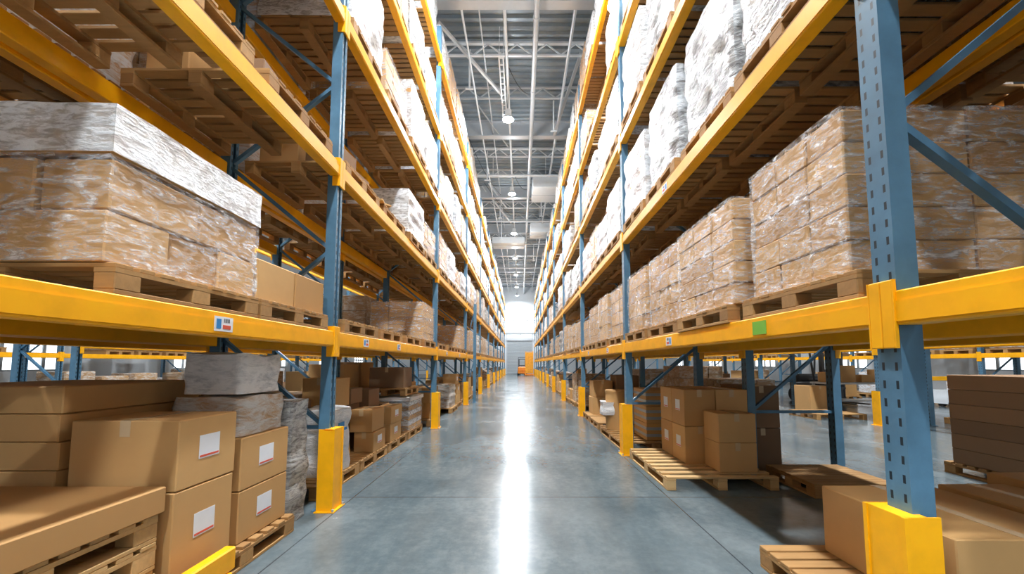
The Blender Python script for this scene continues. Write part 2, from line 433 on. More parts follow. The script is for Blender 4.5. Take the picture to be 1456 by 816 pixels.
def shell(w,l,h,seed,amp=.02,n=12,mat='film',grow=.012,top=True):
    mb=MB(); nz=max(4,int(n*h)); 
    def disp(p):
        q=p*3.1+Vector((seed*7.3,seed*3.1,seed)); d=noise.noise(q)*.6+noise.noise(q*2.7)*.4
        band=math.sin(p.z*23+seed)*.25
        o=Vector((p.x/(w/2),p.y/(l/2),0)); m=max(abs(o.x),abs(o.y)); 
        o=Vector((o.x if abs(o.x)>.8*m else 0,o.y if abs(o.y)>.8*m else 0,0))
        if o.length>0: o.normalize()
        e=1-abs(2*p.z/h-1)**6
        v=p+o*(amp*(d+band)*e+grow)
        if p.z>h-.001: v.z+=amp*.6*(noise.noise(q*1.3))+.012
        # rounded vertical corners
        cx=max(0,abs(p.x)-(w/2-.05)); cy=max(0,abs(p.y)-(l/2-.05))
        if grow<=0 and cx>.04 and cy>.04: v.x-=math.copysign(.018,p.x); v.y-=math.copysign(.018,p.y)
        return v
    def grid(fn,nu,nv):
        P=[disp(fn(i/nu,j/nv)) for j in range(nv+1) for i in range(nu+1)]
        mb.add(P,[[j*(nu+1)+i,j*(nu+1)+i+1,(j+1)*(nu+1)+i+1,(j+1)*(nu+1)+i] for j in range(nv) for i in range(nu)],0,seed*.13%1,True)
    grid(lambda u,v:Vector((-w/2+w*u,-l/2,h*v)),n,nz); grid(lambda u,v:Vector((w/2-w*u,l/2,h*v)),n,nz)
    grid(lambda u,v:Vector((w/2,-l/2+l*u,h*v)),n,nz); grid(lambda u,v:Vector((-w/2,l/2-l*u,h*v)),n,nz)
    if top: grid(lambda u,v:Vector((-w/2+w*u,-l/2+l*v,h)),n,n)
    return mb
def carton_grid(w,l,h,nx,ny,nz,seed,single=True,jit=.008):
    r=random.Random(seed); out=[]
    for k in range(nz):
        sw=(k%2==1 and nx!=ny and r.random()<.6); ax,ay=(nx,ny) if not sw else (ny,nx)
        for i in range(ax):
            for j in range(ay):
                a=w/ax; b=l/ay; c=h/nz; x=-w/2+a*i; y=-l/2+b*j; q=lambda: r.uniform(-jit,jit)
                dx,dy=q(),q()
                out.append(MB().box(x+.004+dx,x+a-.004+dx,y+.004+dy,y+b-.004+dy,c*k+.001,c*(k+1)-.003,.008,t=r.random()*.6))
    return out
# load templates, height 1, footprint 1.0 x 1.08
LW,LL=1.0,1.08
T={}
def add_t(kind,parts,single): T.setdefault(kind,[]).append((parts,single))
for s in range(5):
    nx,ny,nz=[(2,3,4),(3,3,5),(2,4,4),(3,4,5),(2,3,3)][s]
    g=carton_grid(LW,LL,1,nx,ny,nz,s)
    mer=merge(g)
    fl=shell(LW,LL,1,s+1,.022,12,grow=.018).mesh('stretch_film','film')
    stack=mer.mesh('carton_stack','card')
    vis=[('carton',b.mesh('carton','card')) for b in g]
    add_t('clear',[('carton',None)],None); T['clear'][-1]=([*vis,('stretch_film',fl)], merge(carton_grid(LW,LL,1,nx,ny,nz,s,jit=.012)).mesh('wrapped_cartons','wrap_brown'))
    add_t('clearm',[('carton_stack',stack),('stretch_film',fl)],None)
for s in range(5):
    me=shell(LW,LL,1,s+11,.045,16,grow=.0).mesh('wrapped_cartons','wrap_white')
    me2=shell(LW,LL,1,s+31,.05,16,grow=.0).mesh('wrapped_cartons','wrap_silver')
    thick=shell(LW,LL,1,s+21,.04,16,grow=.02).mesh('stretch_film','film_thick')
    st=merge(carton_grid(LW,LL,1,3,3,4,s+40)).mesh('carton_stack','card')
    add_t('white',[('carton_stack',st),('stretch_film',thick)],me)
    add_t('silver',[('stretch_film',me2)],me2)
tagm=MB().box(-.004,.004,-.10,.10,-.07,.07).mesh('paper_label','label')
DESC={'clear':'brown cartons wrapped in clear film','clearm':'brown cartons wrapped in clear film','white':'white film-wrapped load','silver':'silvery crumpled film-wrapped load'}
CATN='wrapped load'
nload=[0]
def load(kind,x,y,z,h,lab,group,sx=-1,detail=1,w=1,l=1):
    nload[0]+=1
    i=R.randrange(len(T[kind])); parts,single=T[kind][i]; l*=.975
    rz=R.choice((0,math.pi))+R.uniform(-.015,.015)
    if detail==0 or (kind=='silver'):
        me=single if single else T['clear'][i][1]
        return solo('wrapped_load',me,lab,CATN,(x,y,z),rz,group,scale=(w,l,h))
    t=thing('wrapped_load',lab,CATN,(x,y,z),rz,group,parts,(w,l,h))
    return t

# ------------------------------------------------------------------ rack frames and beams
def post_mesh(h):
    mb=MB(); # C-section upright, open towards the back
    mb.box(-.05,-.044,-.06,.06,0,h); mb.box(.044,.05,-.06,-.02,0,h); mb.box(.044,.05,.02,.06,0,h)
    mb.box(-.044,.044,-.06,-.054,0,h); mb.box(-.044,.044,.054,.06,0,h)
    return mb
def frame(x0,y,sx,h,lab,group,detail=True,depth=PD,low=True):
    """x0: |x| of the front post centre"""
    r=sx*depth
    pm=POSTM.setdefault(round(h,2),post_mesh(h).mesh('upright_post','blue'))
    fp=FOOT
    parts=[('upright_post',pm,(0,0,.008)),('upright_post',pm,(r,0,.008)),('foot_plate',fp,(0,0,0)),('foot_plate',fp,(r,0,0))]
    t=thing('upright_frame',lab,'rack frame',(sx*x0,y,0),0,group,parts)
    z=.78; up=True; br=[]
    if low: br.append(((.05,z),(depth-.05,z)))
    while z+.95<h:
        a=(.05,z+.03) if up else (depth-.05,z+.03); b=(depth-.05,z+.85) if up else (.05,z+.85)
        if low or z>1: br.append((a,b))
        z+=.88; up=not up
    br.append(((.05,h-.2),(depth-.05,h-.2)))
    if detail:
        for (a,az),(b,bz) in br: ob('brace', MB().bar((sx*a,0,az),(sx*b,0,bz),.035,.045,up=(0,1,0)).mesh('brace','brace'), t)
    else:
        mb=MB()
        for (a,az),(b,bz) in br: mb.bar((sx*a,0,az),(sx*b,0,bz),.035,.045,up=(0,1,0))
        ob('bracing', mb.mesh('bracing','brace'), t)
    return t
POSTM={}; FOOT=MB().box(-.08,.08,-.09,.09,0,.008).mesh('foot_plate','brace')
def beam(xc,y0,y1,z0,z1,sx,lab,group,detail,front=True,tagc=None,plates=()):
    """beam between post centres y0,y1. Box section with a stepped top lip; front face on the aisle side"""
    t0=-.035 if front else .0; face=-1 if front else 1
    a,b=sorted((sx*(xc-face*.03),sx*(xc+face*.065)))
    mb=MB(); l0,l1=y0+.065,y1-.065
    mb.box(a,b,l0,l1,z0,z1,.006)
    st=sx*(xc+face*.066); s2=sx*(xc+face*.070); lo,hi=sorted((st,s2))
    mb.box(lo,hi,l0,l1,z0+.015,z0+(z1-z0)*.7,0)
    loc=(0,0,0)
    con=MB(); c0,c1=sorted((sx*(xc+face*.052),sx*(xc+face*.075)))
    cons=[]
    for yy in (y0+.032,y1-.032): cons.append(MB().box(c0,c1,yy-.031,yy+.031,z0-.1,z1+.05,.004).box(min(c0,sx*(xc+face*.0)),max(c0,sx*(xc+face*.06)),yy+(.03 if yy<(y0+y1)/2 else -.037),yy+(.037 if yy<(y0+y1)/2 else -.03),z0-.1,z1+.05))
    if detail:
        t=thing('rack_crossbeam',lab,'rack beam',(sx*xc,(y0+y1)/2,z0),0,group)
        off=Vector((-sx*xc,-(y0+y1)/2,-z0))
        def sh(m_):
            m_.v=[v+off for v in m_.v]; return m_
        ob('beam_rail',sh(mb).mesh('beam_rail','yellow'),t)
        for c in cons: ob('end_connector',sh(c).mesh('end_connector','yellow'),t)
        for (py,mt) in plates:
            f0,f1=sorted((sx*(xc+face*.0705),sx*(xc+face*.0735)))
            pm=MB().box(f0,f1,py-.08,py+.08,z0+.03,z1-.03,mi=0)
            g0,g1=sorted((sx*(xc+face*.0735),sx*(xc+face*.0745)))
            if mt!='green':
                pm.box(g0,g1,py-.065,py-.025,z0+.045,z1-.045,mi=1); pm.box(g0,g1,py-.01,py+.06,z0+.045,z0+.07,mi=2); 
                for q in range(5): pm.box(g0,g1,py+.0+q*.011,py+.005+q*.011,z1-.065,z1-.04,mi=3)
            ob('location_label',sh(pm).mesh('location_label',['label' if mt!='green' else 'green','blueprint','red','black']),t,label='small location label on the beam face')
    else:
        off=Vector((-sx*xc,-(y0+y1)/2,-z0))
        m_=merge([mb]+cons); m_.v=[v+off for v in m_.v]
        t=solo('rack_crossbeam',m_.mesh('rack_crossbeam','yellow'),lab,'rack beam',(sx*xc,(y0+y1)/2,z0),0,group)
    return t
GUARD=[]
def guard_parts(h=.77):
    # folded steel column guard: three sided, aisle face and two flanges
    g=MB().box(-.1,-.092,-.1,.1,.006,h).box(-.092,.05,-.1,-.092,.006,h).box(-.092,.05,.092,.1,.006,h).box(-.092,.0,-.1,.1,h-.01,h)
    # chamfered aisle corners
    g.bar((-.096,-.096,.006),(-.096,-.096,h),.02,.02).bar((-.096,.096,.006),(-.096,.096,h),.02,.02)
    b=MB().box(-.13,.06,-.13,.13,0,.008)
    bolts=[MB().tube((xx,yy,.008),(xx,yy,.03),.012,8) for xx in(-.115,) for yy in(-.115,.115)]
    return [('guard_shell',g.mesh('guard_shell','guard')),('base_plate',b.mesh('base_plate','guard'))]+[('bolt',q.mesh('bolt','steel')) for q in bolts]
GP=guard_parts(); GS=merge([MB().box(-.1,-.092,-.1,.1,.006,.77).box(-.092,.05,-.1,-.092,.006,.77).box(-.092,.05,.092,.1,.006,.77).box(-.13,.06,-.13,.13,0,.008)]).mesh('guard','guard')

def ladd(sx): return SIDE[sx]
for sx in (-1,1):
    x0=X0[sx]; nbay=NB[sx]; ys=[YSTART[sx]+BAY[sx]*i for i in range(nbay+1)]
    for i,y in enumerate(ys):
        if i==0: pass
        vis=i  # ordinal among posts in view
        nmo=ORD[i-1] if i>0 else 'behind the camera'
        lab=('tall blue perforated frame of the %s, %s from the camera'%(ladd(sx),nmo)) if i>0 else 'tall blue frame of the %s standing beside the camera'%ladd(sx)
        frame(x0,y,sx,TOP if i<8 else TOP-.3,lab,'upright frames of the %s'%ladd(sx),detail=(1<=i<=4),low=not(sx>0 and i==1))
        if i>0:
            loc=(sx*(x0-.02),y,0); lab='yellow column guard of the %s, %s from the camera'%(ladd(sx),nmo); rz=0 if sx>0 else math.pi
            if i<6: thing('column_guard',lab,'column guard',loc,rz,'yellow guards of the %s'%ladd(sx),GP)
            else: solo('column_guard',GS,lab,'column guard',loc,rz,'yellow guards of the %s'%ladd(sx))
    for b in range(nbay):
        y0,y1=ys[b],ys[b+1]
        for li,(z0,z1) in enumerate(LEV):
            pl=[]
            if li==0 and b==0 and sx<0: pl=[(2.59,'w')]
            if li==0 and b==1: pl=[(5.0,'w'),(6.35,'w')] if sx<0 else [(2.85,'green'),(4.6,'w')]
            if li==0 and b==2: pl=[(y0+1.2,'w'),(y0+3.4,'w')]
            if li==1 and b==1 and sx>0: pl=[(4.6,'w')]
            g='yellow beams of the %s'%ladd(sx)
            beam(x0,y0,y1,z0,z1,sx,'yellow aisle-side beam, %s, %s level, %s bay from the camera'%(ladd(sx),ORD[li],ORD[b]),g,b<4,True,None,pl)
            if b<5: beam(x0+PD,y0,y1,z0,z1,sx,'yellow rear beam, %s, %s level, %s bay from the camera'%(ladd(sx),ORD[li],ORD[b]),g,b<2,False)
# back-to-back rows
far_p=MB(); far_l=MB()
def far_put(xc,yc,z,kind,h):
    w,l=.55,.54
    far_p.box(xc-w,xc+w,yc-l,yc+l,z+.1,z+.144,t=R.random())
    for yy in (-.47,0,.47): far_p.box(xc-w,xc+w,yc+yy-.06,yc+yy+.06,z,z+.1,t=R.random())
    if kind in ('white','silver','clear','clearm'):
        for kz in range(2):
            hh=h/2; jx=R.uniform(-.02,.02)
            far_l.box(xc-.48+jx,xc+.48+jx,yc-.5,yc+.5,z+.146+hh*kz,z+.144+hh*(kz+1),.03,mi={'white':0,'silver':0}.get(kind,1),t=R.random())
BK={-1:(1.90+1.28,2.17),1:(1.69+1.26,5.5-4.77)}
for sx in (-1,1):
    xb,ys0=BK[sx]; nb=5
    ys=[ys0+BAY[sx]*i for i in range(-1 if sx<0 else 0,nb)]
    for i,y in enumerate(ys): frame(xb,y,sx,TOP-.3,'blue frame of the row behind the %s, %s from the camera'%(ladd(sx),ORD[i]),'upright frames behind the %s'%ladd(sx),detail=False)
    for b in range(len(ys)-1):
        for li,(z0,z1) in enumerate(LEV[:4]):
            g='yellow beams behind the %s'%ladd(sx)
            beam(xb,ys[b],ys[b+1],z0,z1,sx,'yellow beam, near face of row behind %s, %s level, %s bay'%(ladd(sx),ORD[li],ORD[b]),g,False,True)
            if li<2: beam(xb+PD,ys[b],ys[b+1],z0,z1,sx,'yellow beam, far face of row behind %s, %s level, %s bay'%(ladd(sx),ORD[li],ORD[b]),g,False,False)
            # pallets and loads
            for s in range(4):
                
                yy=ys[b]+.1+(BAY[sx]-.2)/4*(s+.5); xx=sx*(xb+.53); p='%s level, %s bay, %s slot'%(ORD[li],ORD[b],ORD[s])
                h=R.uniform(.7,1.05); kind=R.choice(('clearm','white','white','clearm'))
                if sx>0 and b==0 and li==0: h=(.95,1.12,1.15,.6)[s]; kind=('clearm','clearm','white','clearm')[s]
                if li==0 and b>0 and R.random()<.2: continue
                if li>1 or b>2: far_put(xx,yy,z1+.001,kind,h); continue
                pallet(xx,yy,z1+.001,'pallet in row behind %s, %s'%(ladd(sx),p),'pallets behind the %s'%ladd(sx))
                load(kind,xx,yy,z1+.147,h,'%s in row behind %s, %s'%(DESC[kind].replace(' wrapped in clear film',' in film'),ladd(sx),p),'loads behind the %s'%ladd(sx),detail=0,w=.95,l=.94)
# neighbour racks across the side aisles
for sx,xn,yn,bay in ((1,8.2,9.7-4.77,4.77),(-1,8.4,8.0,5.0)):
    ys=[yn+bay*i for i in range(7)]
    nn='rack across the %s side aisle'%('right' if sx>0 else 'left'); nn=nn.replace('right side','right-side').replace('left side','left-side')
    for i,y in enumerate(ys):
        frame(xn,y,sx,6.2,'blue frame of the %s, %s from the camera'%(nn,ORD[i]),'frames of the '+nn,detail=False)
        solo('column_guard',GS,'yellow column guard of the %s, %s from the camera'%(nn,ORD[i]),'column guard',(sx*(xn-.02),y,0),0 if sx>0 else math.pi,'guards of the '+nn)
    for b in range(len(ys)-1):
        for li,(z0,z1) in enumerate(LEV[:3]):
            if b>=4 and li==2: continue
            beam(xn,ys[b],ys[b+1],z0+.12*(li==0),z1+.12*(li==0),sx,'yellow beam of the %s, %s level, %s bay'%(nn,ORD[li],ORD[b]),'beams of the '+nn,False,True)
        for li in (0,1):
            if b>3 or (li and b>2): continue
            for s in range(4):
                if R.random()<.25: continue
                z=LEV[li][1]+(.12 if li==0 else 0); yy=ys[b]+.1+(bay-.2)/4*(s+.5); p='%s level, %s bay, %s slot'%(ORD[li],ORD[b],ORD[s])
                pallet(sx*(xn+.5),yy,z+.001,'pallet on the %s, %s'%(nn,p),'pallets on the '+nn)
                kk=R.choice(('clearm','white','clearm'))
                load(kk,sx*(xn+.5),yy,z+.147,R.uniform(.6,.95),'%s on %s, %s'%(DESC[kk].replace(' wrapped in clear film',' in film'),nn,p),'loads on the '+nn,detail=0)

# ------------------------------------------------------------------ front rack contents
E0=('e',0)
SPEC={
 (-1,0,0):[None,None,('top',.83),('low',.3)],
 (-1,0,1):[E0,E0,E0,('clear',.72)],
 (-1,0,2):[E0,E0,('e',0),('clear',.72)],
 (-1,1,0):[('clear',.6),E0,E0,('junk',.3)],
 (-1,1,1):[('junk',.3),E0,('white',.72),('clear',.6)],
 (-1,1,2):[('clear',.8),('white',.8),('clear',.6),('white',.7)],
 (-1,2,0):[E0,('clear',.6),E0,('clear',.7)],
 (-1,2,1):[('white',1.05),('clear',.6),('white',1.0),('white',.95)],
 (1,0,0):[None,None,None,None],
 (1,0,1):[('clear',.88),('clear',.84),('clear',.84),('clear',.84)],
 (1,0,2):[('clear',.84),('clear',.86),('clear',.8),('clear',.62)],
 (1,1,1):[('silver',1.1),('silver',1.08),('silver',1.06),('white',.96)],
 (1,1,2):[('white',.9),('white',.7),('clear',.85),('white',.8)],
 (1,2,1):[('silver',1.2),('white',1.2),('silver',1.15),('white',1.1)],
}
R=random.Random(11)
for sx in (-1,1):
    x0=X0[sx]; nb=NB[sx]
    for b in range(nb):
        ya=YSTART[sx]+BAY[sx]*b
        for li,(z0,z1) in enumerate(LEV):
            spec=SPEC.get((sx,li,b))
            if spec is None:
                spec=[]
                for s in range(4):
                    q=R.random(); 
                    if q<(.08 if li else .14): spec.append(E0); continue
                    kind=R.choices(('white','silver','clear'),((.55,.15,.3) if li>0 else (.25,.05,.7)))[0]
                    spec.append((kind,R.uniform(.78,1.12) if li>0 else R.uniform(.6,.9)))
                if sx<0 and b>=4 and li==4: spec=[(k if k!='silver' else 'white',h*.8) if R.random()<.6 else E0 for k,h in spec]
                if b==0 and li>1: spec[0]=spec[1]=None
            for s,it in enumerate(spec):
                if it is None: continue
                if sx>0 and b==1 and li==0: yc=(2.56,3.79,4.93,6.02)[s]
                elif sx<0 and b==0 and li==0: yc=(0,1,2.42,3.50)[s]
                else: yc=ya+.1+(BAY[sx]-.2)/4*(s+.5)
                xc=sx*(x0+.49+R.uniform(-.02,.03)); kind,h=it
                z=z1+.001; p='%s, %s level, %s bay, %s slot'%(SIDE[sx],ORD[li],ORD[b],ORD[s])
                if b>=5:
                    far_put(xc,yc,z,kind,h)
                    continue
                near=(b<=2)
                pallet(xc,yc,z,'wooden pallet on the '+p,'pallets on the %s'%SIDE[sx],detail=(li==0 and b<=2),rz=R.uniform(-.008,.008),scale=(1,.96,1))
                zt=z+.146; g='loads on the %s'%SIDE[sx]
                if kind in ('white','silver','clear'):
                    d=1 if (b<=2 or (b==3 and li<3)) else 0
                    k2=kind
                    if kind=='clear' and not (li==0 and ((sx>0 and b==1) or (b==1 and s==3) )): k2='clearm'
                    load(k2,xc,yc,zt,h,'%s on the %s'%(DESC[kind],p),g,sx,d,l=(1.0 if sx<0 else .95) if not(li==0 and sx>0 and b==1) else (.82,1.06,.96,.86)[s])
                elif kind=='low':
                    me=carton_grid(1.0,1.02,h,2 if h<.25 else 1,2,1,5)
                    for j,m_ in enumerate(me):
                        o=solo('cardboard_carton',m_.mesh('carton','card'),'low flat carton, %s of its layer, %s'%(ORD[j],p),'carton',(xc,yc,zt),0,'low cartons on the %s'%SIDE[sx])
                elif kind=='top':
                    parts=[('carton',m_.mesh('carton','card')) for m_ in carton_grid(1,LL,.49,2,3,2,77)]
                    parts.append(('stretch_film',shell(1,LL,.49,5,.018,12,grow=.016,top=False).mesh('film','film')))
                    thing('wrapped_load','two tiers of film-wrapped brown cartons on the '+p,CATN,(xc,yc,zt),0,g,parts)
                    parts=[('carton',m_.mesh('carton','card'),(0,0,0)) for m_ in carton_grid(1.02,LL,.22,2,2,1,78)]
                    parts.append(('stretch_film',shell(1.02,LL,.22,8,.02,12,grow=.018).mesh('film','film_thick')))
                    thing('wrapped_load','white film-wrapped top tier above the two-tier load on the '+p.replace('left-side rack, ',''),CATN,(xc,yc,zt+.51),0,g,parts)
                elif kind=='junk':
                    for j in range(4):
                        w=R.uniform(.25,.42); l=R.uniform(.3,.42); hh=R.uniform(.12,.36); cx=xc+(-.26 if j%2 else .26); cy=yc+(-.26 if j<2 else .26)
                        solo('cardboard_carton',MB().box(-w/2,w/2,-l/2,l/2,0,hh,.008,t=R.random()).mesh('carton','card' if j%2 else 'card_dark'),'small loose carton, %s of four, on the %s'%(ORD[j],p),'carton',(cx,cy,zt),R.uniform(-.12,.12),'loose cartons on the %s'%SIDE[sx])
# loose boards and dunnage on the second level of the left-side rack
for i,(y,z,dx,tl,rz,mt) in enumerate(((2.15,3.583,.1,0,.2,'wood_light'),(2.25,3.611,.45,0,-.35,'wood'),(2.35,3.639,.3,0,.6,'wood_light'),(6.0,3.583,.08,0,.15,'wood_light'),(6.05,3.611,.5,0,-.4,'wood'),(6.2,3.639,.35,0,.8,'wood_light'),(6.25,3.583,.9,0,.05,'wood'))):
    solo('loose_board',MB().box(-.06,.06,-.5,.5,0,.025,.004,t=R.random()).mesh('board',mt),'loose wooden board on the left-side rack, second level, %s from the camera'%ORD[i],'board',(-(1.9+dx),y,z),rz,'loose boards on the second level')
for i,(x,z,rr_) in enumerate(((-1.55,10.66,.03),(1.45,10.7,.045),(-1.1,10.72,.02))):
    solo('roof_pipe',MB().tube((x,-6,z),(x,YEND-.05,z),rr_,8).mesh('roof_pipe','steel' if i else 'white_steel'),('thin pale pipe along the roof over the left-side wrapped loads','grey pipe along the roof beyond the long sprinkler pipe','thin wire-like conduit along the roof beside the thin pale pipe')[i],'pipe')
def cable(lab,a,b,sag,mat='black',rr=.012):
    mb=MB(); a=Vector(a); b=Vector(b); prev=a; n=12
    for i in range(1,n+1):
        q=a.lerp(b,i/n); q.z-=sag*4*(i/n)*(1-i/n); mb.tube(prev,q,rr,6); prev=q
    solo('cable',mb.mesh('cable',mat),lab,'cable')
cable('black cable drooping from the lamp conduit to the long pipe, nearest the camera',(-.36,12.6,10.68),(.33,13.6,10.47),.22)
cable('black cable loop hanging near the first boxy grey duct',(-.36,19.7,10.66),(.33,21.4,10.46),.3)
cable('dark cable hanging across from the wrapped loads to the lamp row',(-2.2,17.0,10.9),(-1.0,21.0,10.0),.3)
cable('thin dark wire slanting down toward the white crosswise duct',(-1.9,21.6,10.9),(-.6,25.3,10.45),.12)
for i,(x,y,z) in enumerate(((-1.6,12.6,10.0),(-1.55,19.0,9.9),(-1.2,24.4,10.0),(1.25,15.2,10.1),(1.2,23.8,9.9),(-1.3,28.4,9.9),(1.1,34.4,9.9))):
    solo('drop_pipe',MB().tube((x,y,z),(x,y,CEIL-.02),.03,8).box(x-.12,x+.12,y-.03,y+.03,z-.04,z).mesh('drop_pipe','white_steel'),'short drop pipe with a small foot under the roof, %s from the camera'%ORD[i],'pipe',group='drop pipes under the roof')
# a further rack row near each side wall
for sx in (-1,1):
    xn=14.6; nn='far rack near the %s wall'%('right-side' if sx>0 else 'left-side')
    ys=[3.0+5.2*i for i in range(7)]
    for i,y in enumerate(ys): frame(xn,y,sx,5.6,'blue frame of the %s, %s from the camera'%(nn,ORD[i]),'frames of the '+nn,detail=False)
    for b in range(6):
        for li in (0,1): beam(xn,ys[b],ys[b+1],LEV[li][0],LEV[li][1],sx,'yellow beam of the %s, %s level, %s bay'%(nn,ORD[li],ORD[b]),'beams of the '+nn,False,True)
        for li in (-1,0,1):
            for s_ in range(4):
                if R.random()<.25: continue
                far_put(sx*(xn+.5),ys[b]+.1+1.25*(s_+.5),.001 if li<0 else LEV[li][1]+.001,R.choice(('clear','clear','white','e')),R.uniform(.6,1.05))

# ------------------------------------------------------------------ ground level goods
R=random.Random(5)
def carton(x0,x1,y0,y1,z0,z1,lab,mat='card',tape=True,label=None,rz=0,group=None,detail=True,sx=-1,band=False,t=None):
    """label: 'aisle' puts a shipping label on the aisle face"""
    x0,x1=sorted((x0,x1)); cx,cy=(x0+x1)/2,(y0+y1)/2; w,l,h=x1-x0,y1-y0,z1-z0
    tt=R.random()*.5 if t is None else t
    body=MB().box(-w/2,w/2,-l/2,l/2,0,h,.006,t=tt)
    if not detail: return solo('cardboard_carton',body.mesh('carton',mat),lab,'carton',(cx,cy,z0+.0015),rz,group)
    th=thing('cardboard_carton',lab,'carton',(cx,cy,z0+.0015),rz,group,[('carton_body',body.mesh('carton_body',mat))])
    if tape:
        tp=MB().box(-.03,.03,-l/2-.0015,l/2+.0015,h,h+.0015).box(-.03,.03,-l/2-.0015,-l/2,h-.09,h).box(-.03,.03,l/2,l/2+.0015,h-.09,h)
        ob('packing_tape',tp.mesh('packing_tape','tape'),th)
    if band:
        for q in (.3,.7):
            zz=h*q; ob('plastic_band',MB().box(-w/2-.002,w/2+.002,-l/2-.002,l/2+.002,zz-.022,zz+.022).mesh('band','band'),th)
    if label:
        xx=-sx*(w/2+.001); a,b=sorted((xx,xx-sx*.0015)); ly=min(.14,l*.27); lz=min(.14,h*.4)
        lb=MB().box(a,b,-ly/2*1.3,ly/2*1.3,h*.55-lz/2,h*.55+lz/2)
        a2,b2=sorted((xx-sx*.0015,xx-sx*.0025)); lb.box(a2,b2,-ly*.6,ly*.6,h*.55-lz/2+.008,h*.55-lz/2+.02,mi=1)
        ob('shipping_label',lb.mesh('shipping_label',['label','red']),th,label='white shipping label with a red stripe')
    return th
def gp(x0,x1,y0,y1,lab,z=0,detail=True,mat=None):
    x0,x1=sorted((x0,x1)); npal[0]+=1
    pp=pallet_parts(x1-x0,y1-y0,R.randrange(99))
    mt=mat or 'wood'
    if detail: return thing('wooden_pallet',lab,'pallet',((x0+x1)/2,(y0+y1)/2,z+.0005),0,'pallets on the floor',[('deck',pp['deck'].mesh('deck',mt))]+[('block',b.mesh('block',mt)) for b in pp['block']]+[('bottom_skid',b.mesh('skid',mt)) for b in pp['skid']])
    return solo('wooden_pallet',merge([pp['deck']]+pp['block']+pp['skid']).mesh('pallet',mt),lab,'pallet',((x0+x1)/2,(y0+y1)/2,z+.0005),0,'pallets on the floor')
PT=.1445
# --- left, near bay
for i in range(4):
    gp(-1.98,-2.98,1.22,2.38,'light pallet, %s from the floor, in the stack by the big carton'%ORD[i],z=i*.1455,mat='wood_light')
carton(-1.96,-3.0,1.2,2.4,.583,.72,'wide flat light-brown carton lying on the stack of four pallets',tape=False,t=0)
gp(-1.90,-2.56,2.44,3.66,'narrow pallet under the labelled cartons beside the nearest left-side guard')
carton(-1.95,-2.56,2.44,2.93,PT,.665,'big labelled carton on the narrow pallet, under another big one',label='aisle',t=.1)
carton(-1.95,-2.57,2.45,2.94,.67,1.07,'big labelled carton stacked above another, its top highest by the pallets',label='aisle',t=.05)
carton(-1.96,-2.5,3.02,3.62,PT,.5,'labelled carton under its twin, below the silvery bundles',label='aisle',t=.1)
carton(-1.96,-2.5,3.02,3.62,.505,.87,'labelled carton on its twin, carrying the silvery bundles',label='aisle',t=.2)
def bundle(x0,x1,y0,y1,z0,z1,lab,mat='sack',name='wrapped_bundle',cat='bundle',seed=3,amp=.05,extra=None):
    x0,x1=sorted((x0,x1)); me=shell(x1-x0,y1-y0,z1-z0,seed,amp,14,grow=-.01).mesh(name,mat)
    t=thing(name,lab,cat,((x0+x1)/2,(y0+y1)/2,z0+.002),0,None,[('film_cover',me)])
    if extra: extra(t,x1-x0,y1-y0,z1-z0)
    return t
bundle(-1.98,-2.5,3.04,3.6,.875,1.14,'crumpled silvery bundle lying on two labelled cartons','wrap_white',seed=3)
bundle(-2.0,-2.46,3.06,3.58,1.175,1.45,'white crumpled bundle topmost above the two labelled cartons',seed=4)
bundle(-1.99,-2.5,3.70,4.05,0.0,1.05,'dark grey film-wrapped bundle right behind the nearest left-side guard','wrap_silver',seed=9)
# flat carton stack far left
gp(-2.64,-3.7,2.45,3.55,'pallet under the tall stack of flat light cartons')
for i in range(7):
    carton(-2.64-.01*(i%2),-3.68,2.46,3.5,PT+i*.1605,PT+i*.1605+.157,'wide flat carton, %s from below, in the tall flat stack'%ORD[i],tape=False,t=(.0,.1,.3,.05,.0,.25,.02)[i],detail=True,mat='card')
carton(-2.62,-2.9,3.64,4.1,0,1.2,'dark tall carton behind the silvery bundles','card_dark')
# behind rear: back-row floor goods, left near
for i,(y,h,kd) in enumerate(((1.9,1.0,'clearm'),(4.30,1.0,'clearm'),(5.43,1.15,'clearm'),(6.55,.8,'clearm'))):
    if i==0: continue
    pallet(-3.75-.1*(i==1),y,.0,'floor pallet under the %s dark load behind the left-side rack'%ORD[i-1],'floor pallets behind the left-side rack')
    load(kd,-3.75-.1*(i==1),y,.146,h,'film-wrapped cartons on the floor behind the left-side rack, %s from the camera'%ORD[i-1],'floor loads behind the left-side rack',detail=0,w=.9,l=.9)
# yellow low floor rail
mb=MB().box(-.035,.035,-.9,.9,.10,.24,.01)
t=thing('floor_rail','low yellow steel rail along the floor in front of the pallet stack','floor rail',(-1.85,1.9,0),0,None,[('rail',mb.mesh('rail','guard'))])
for yy in (-.8,0,.8): ob('rail_foot',MB().box(-.05,.05,yy-.05,yy+.05,0,.1,.005).box(-.09,.07,yy-.09,yy+.09,0,.01).mesh('rail_foot','guard'),t)
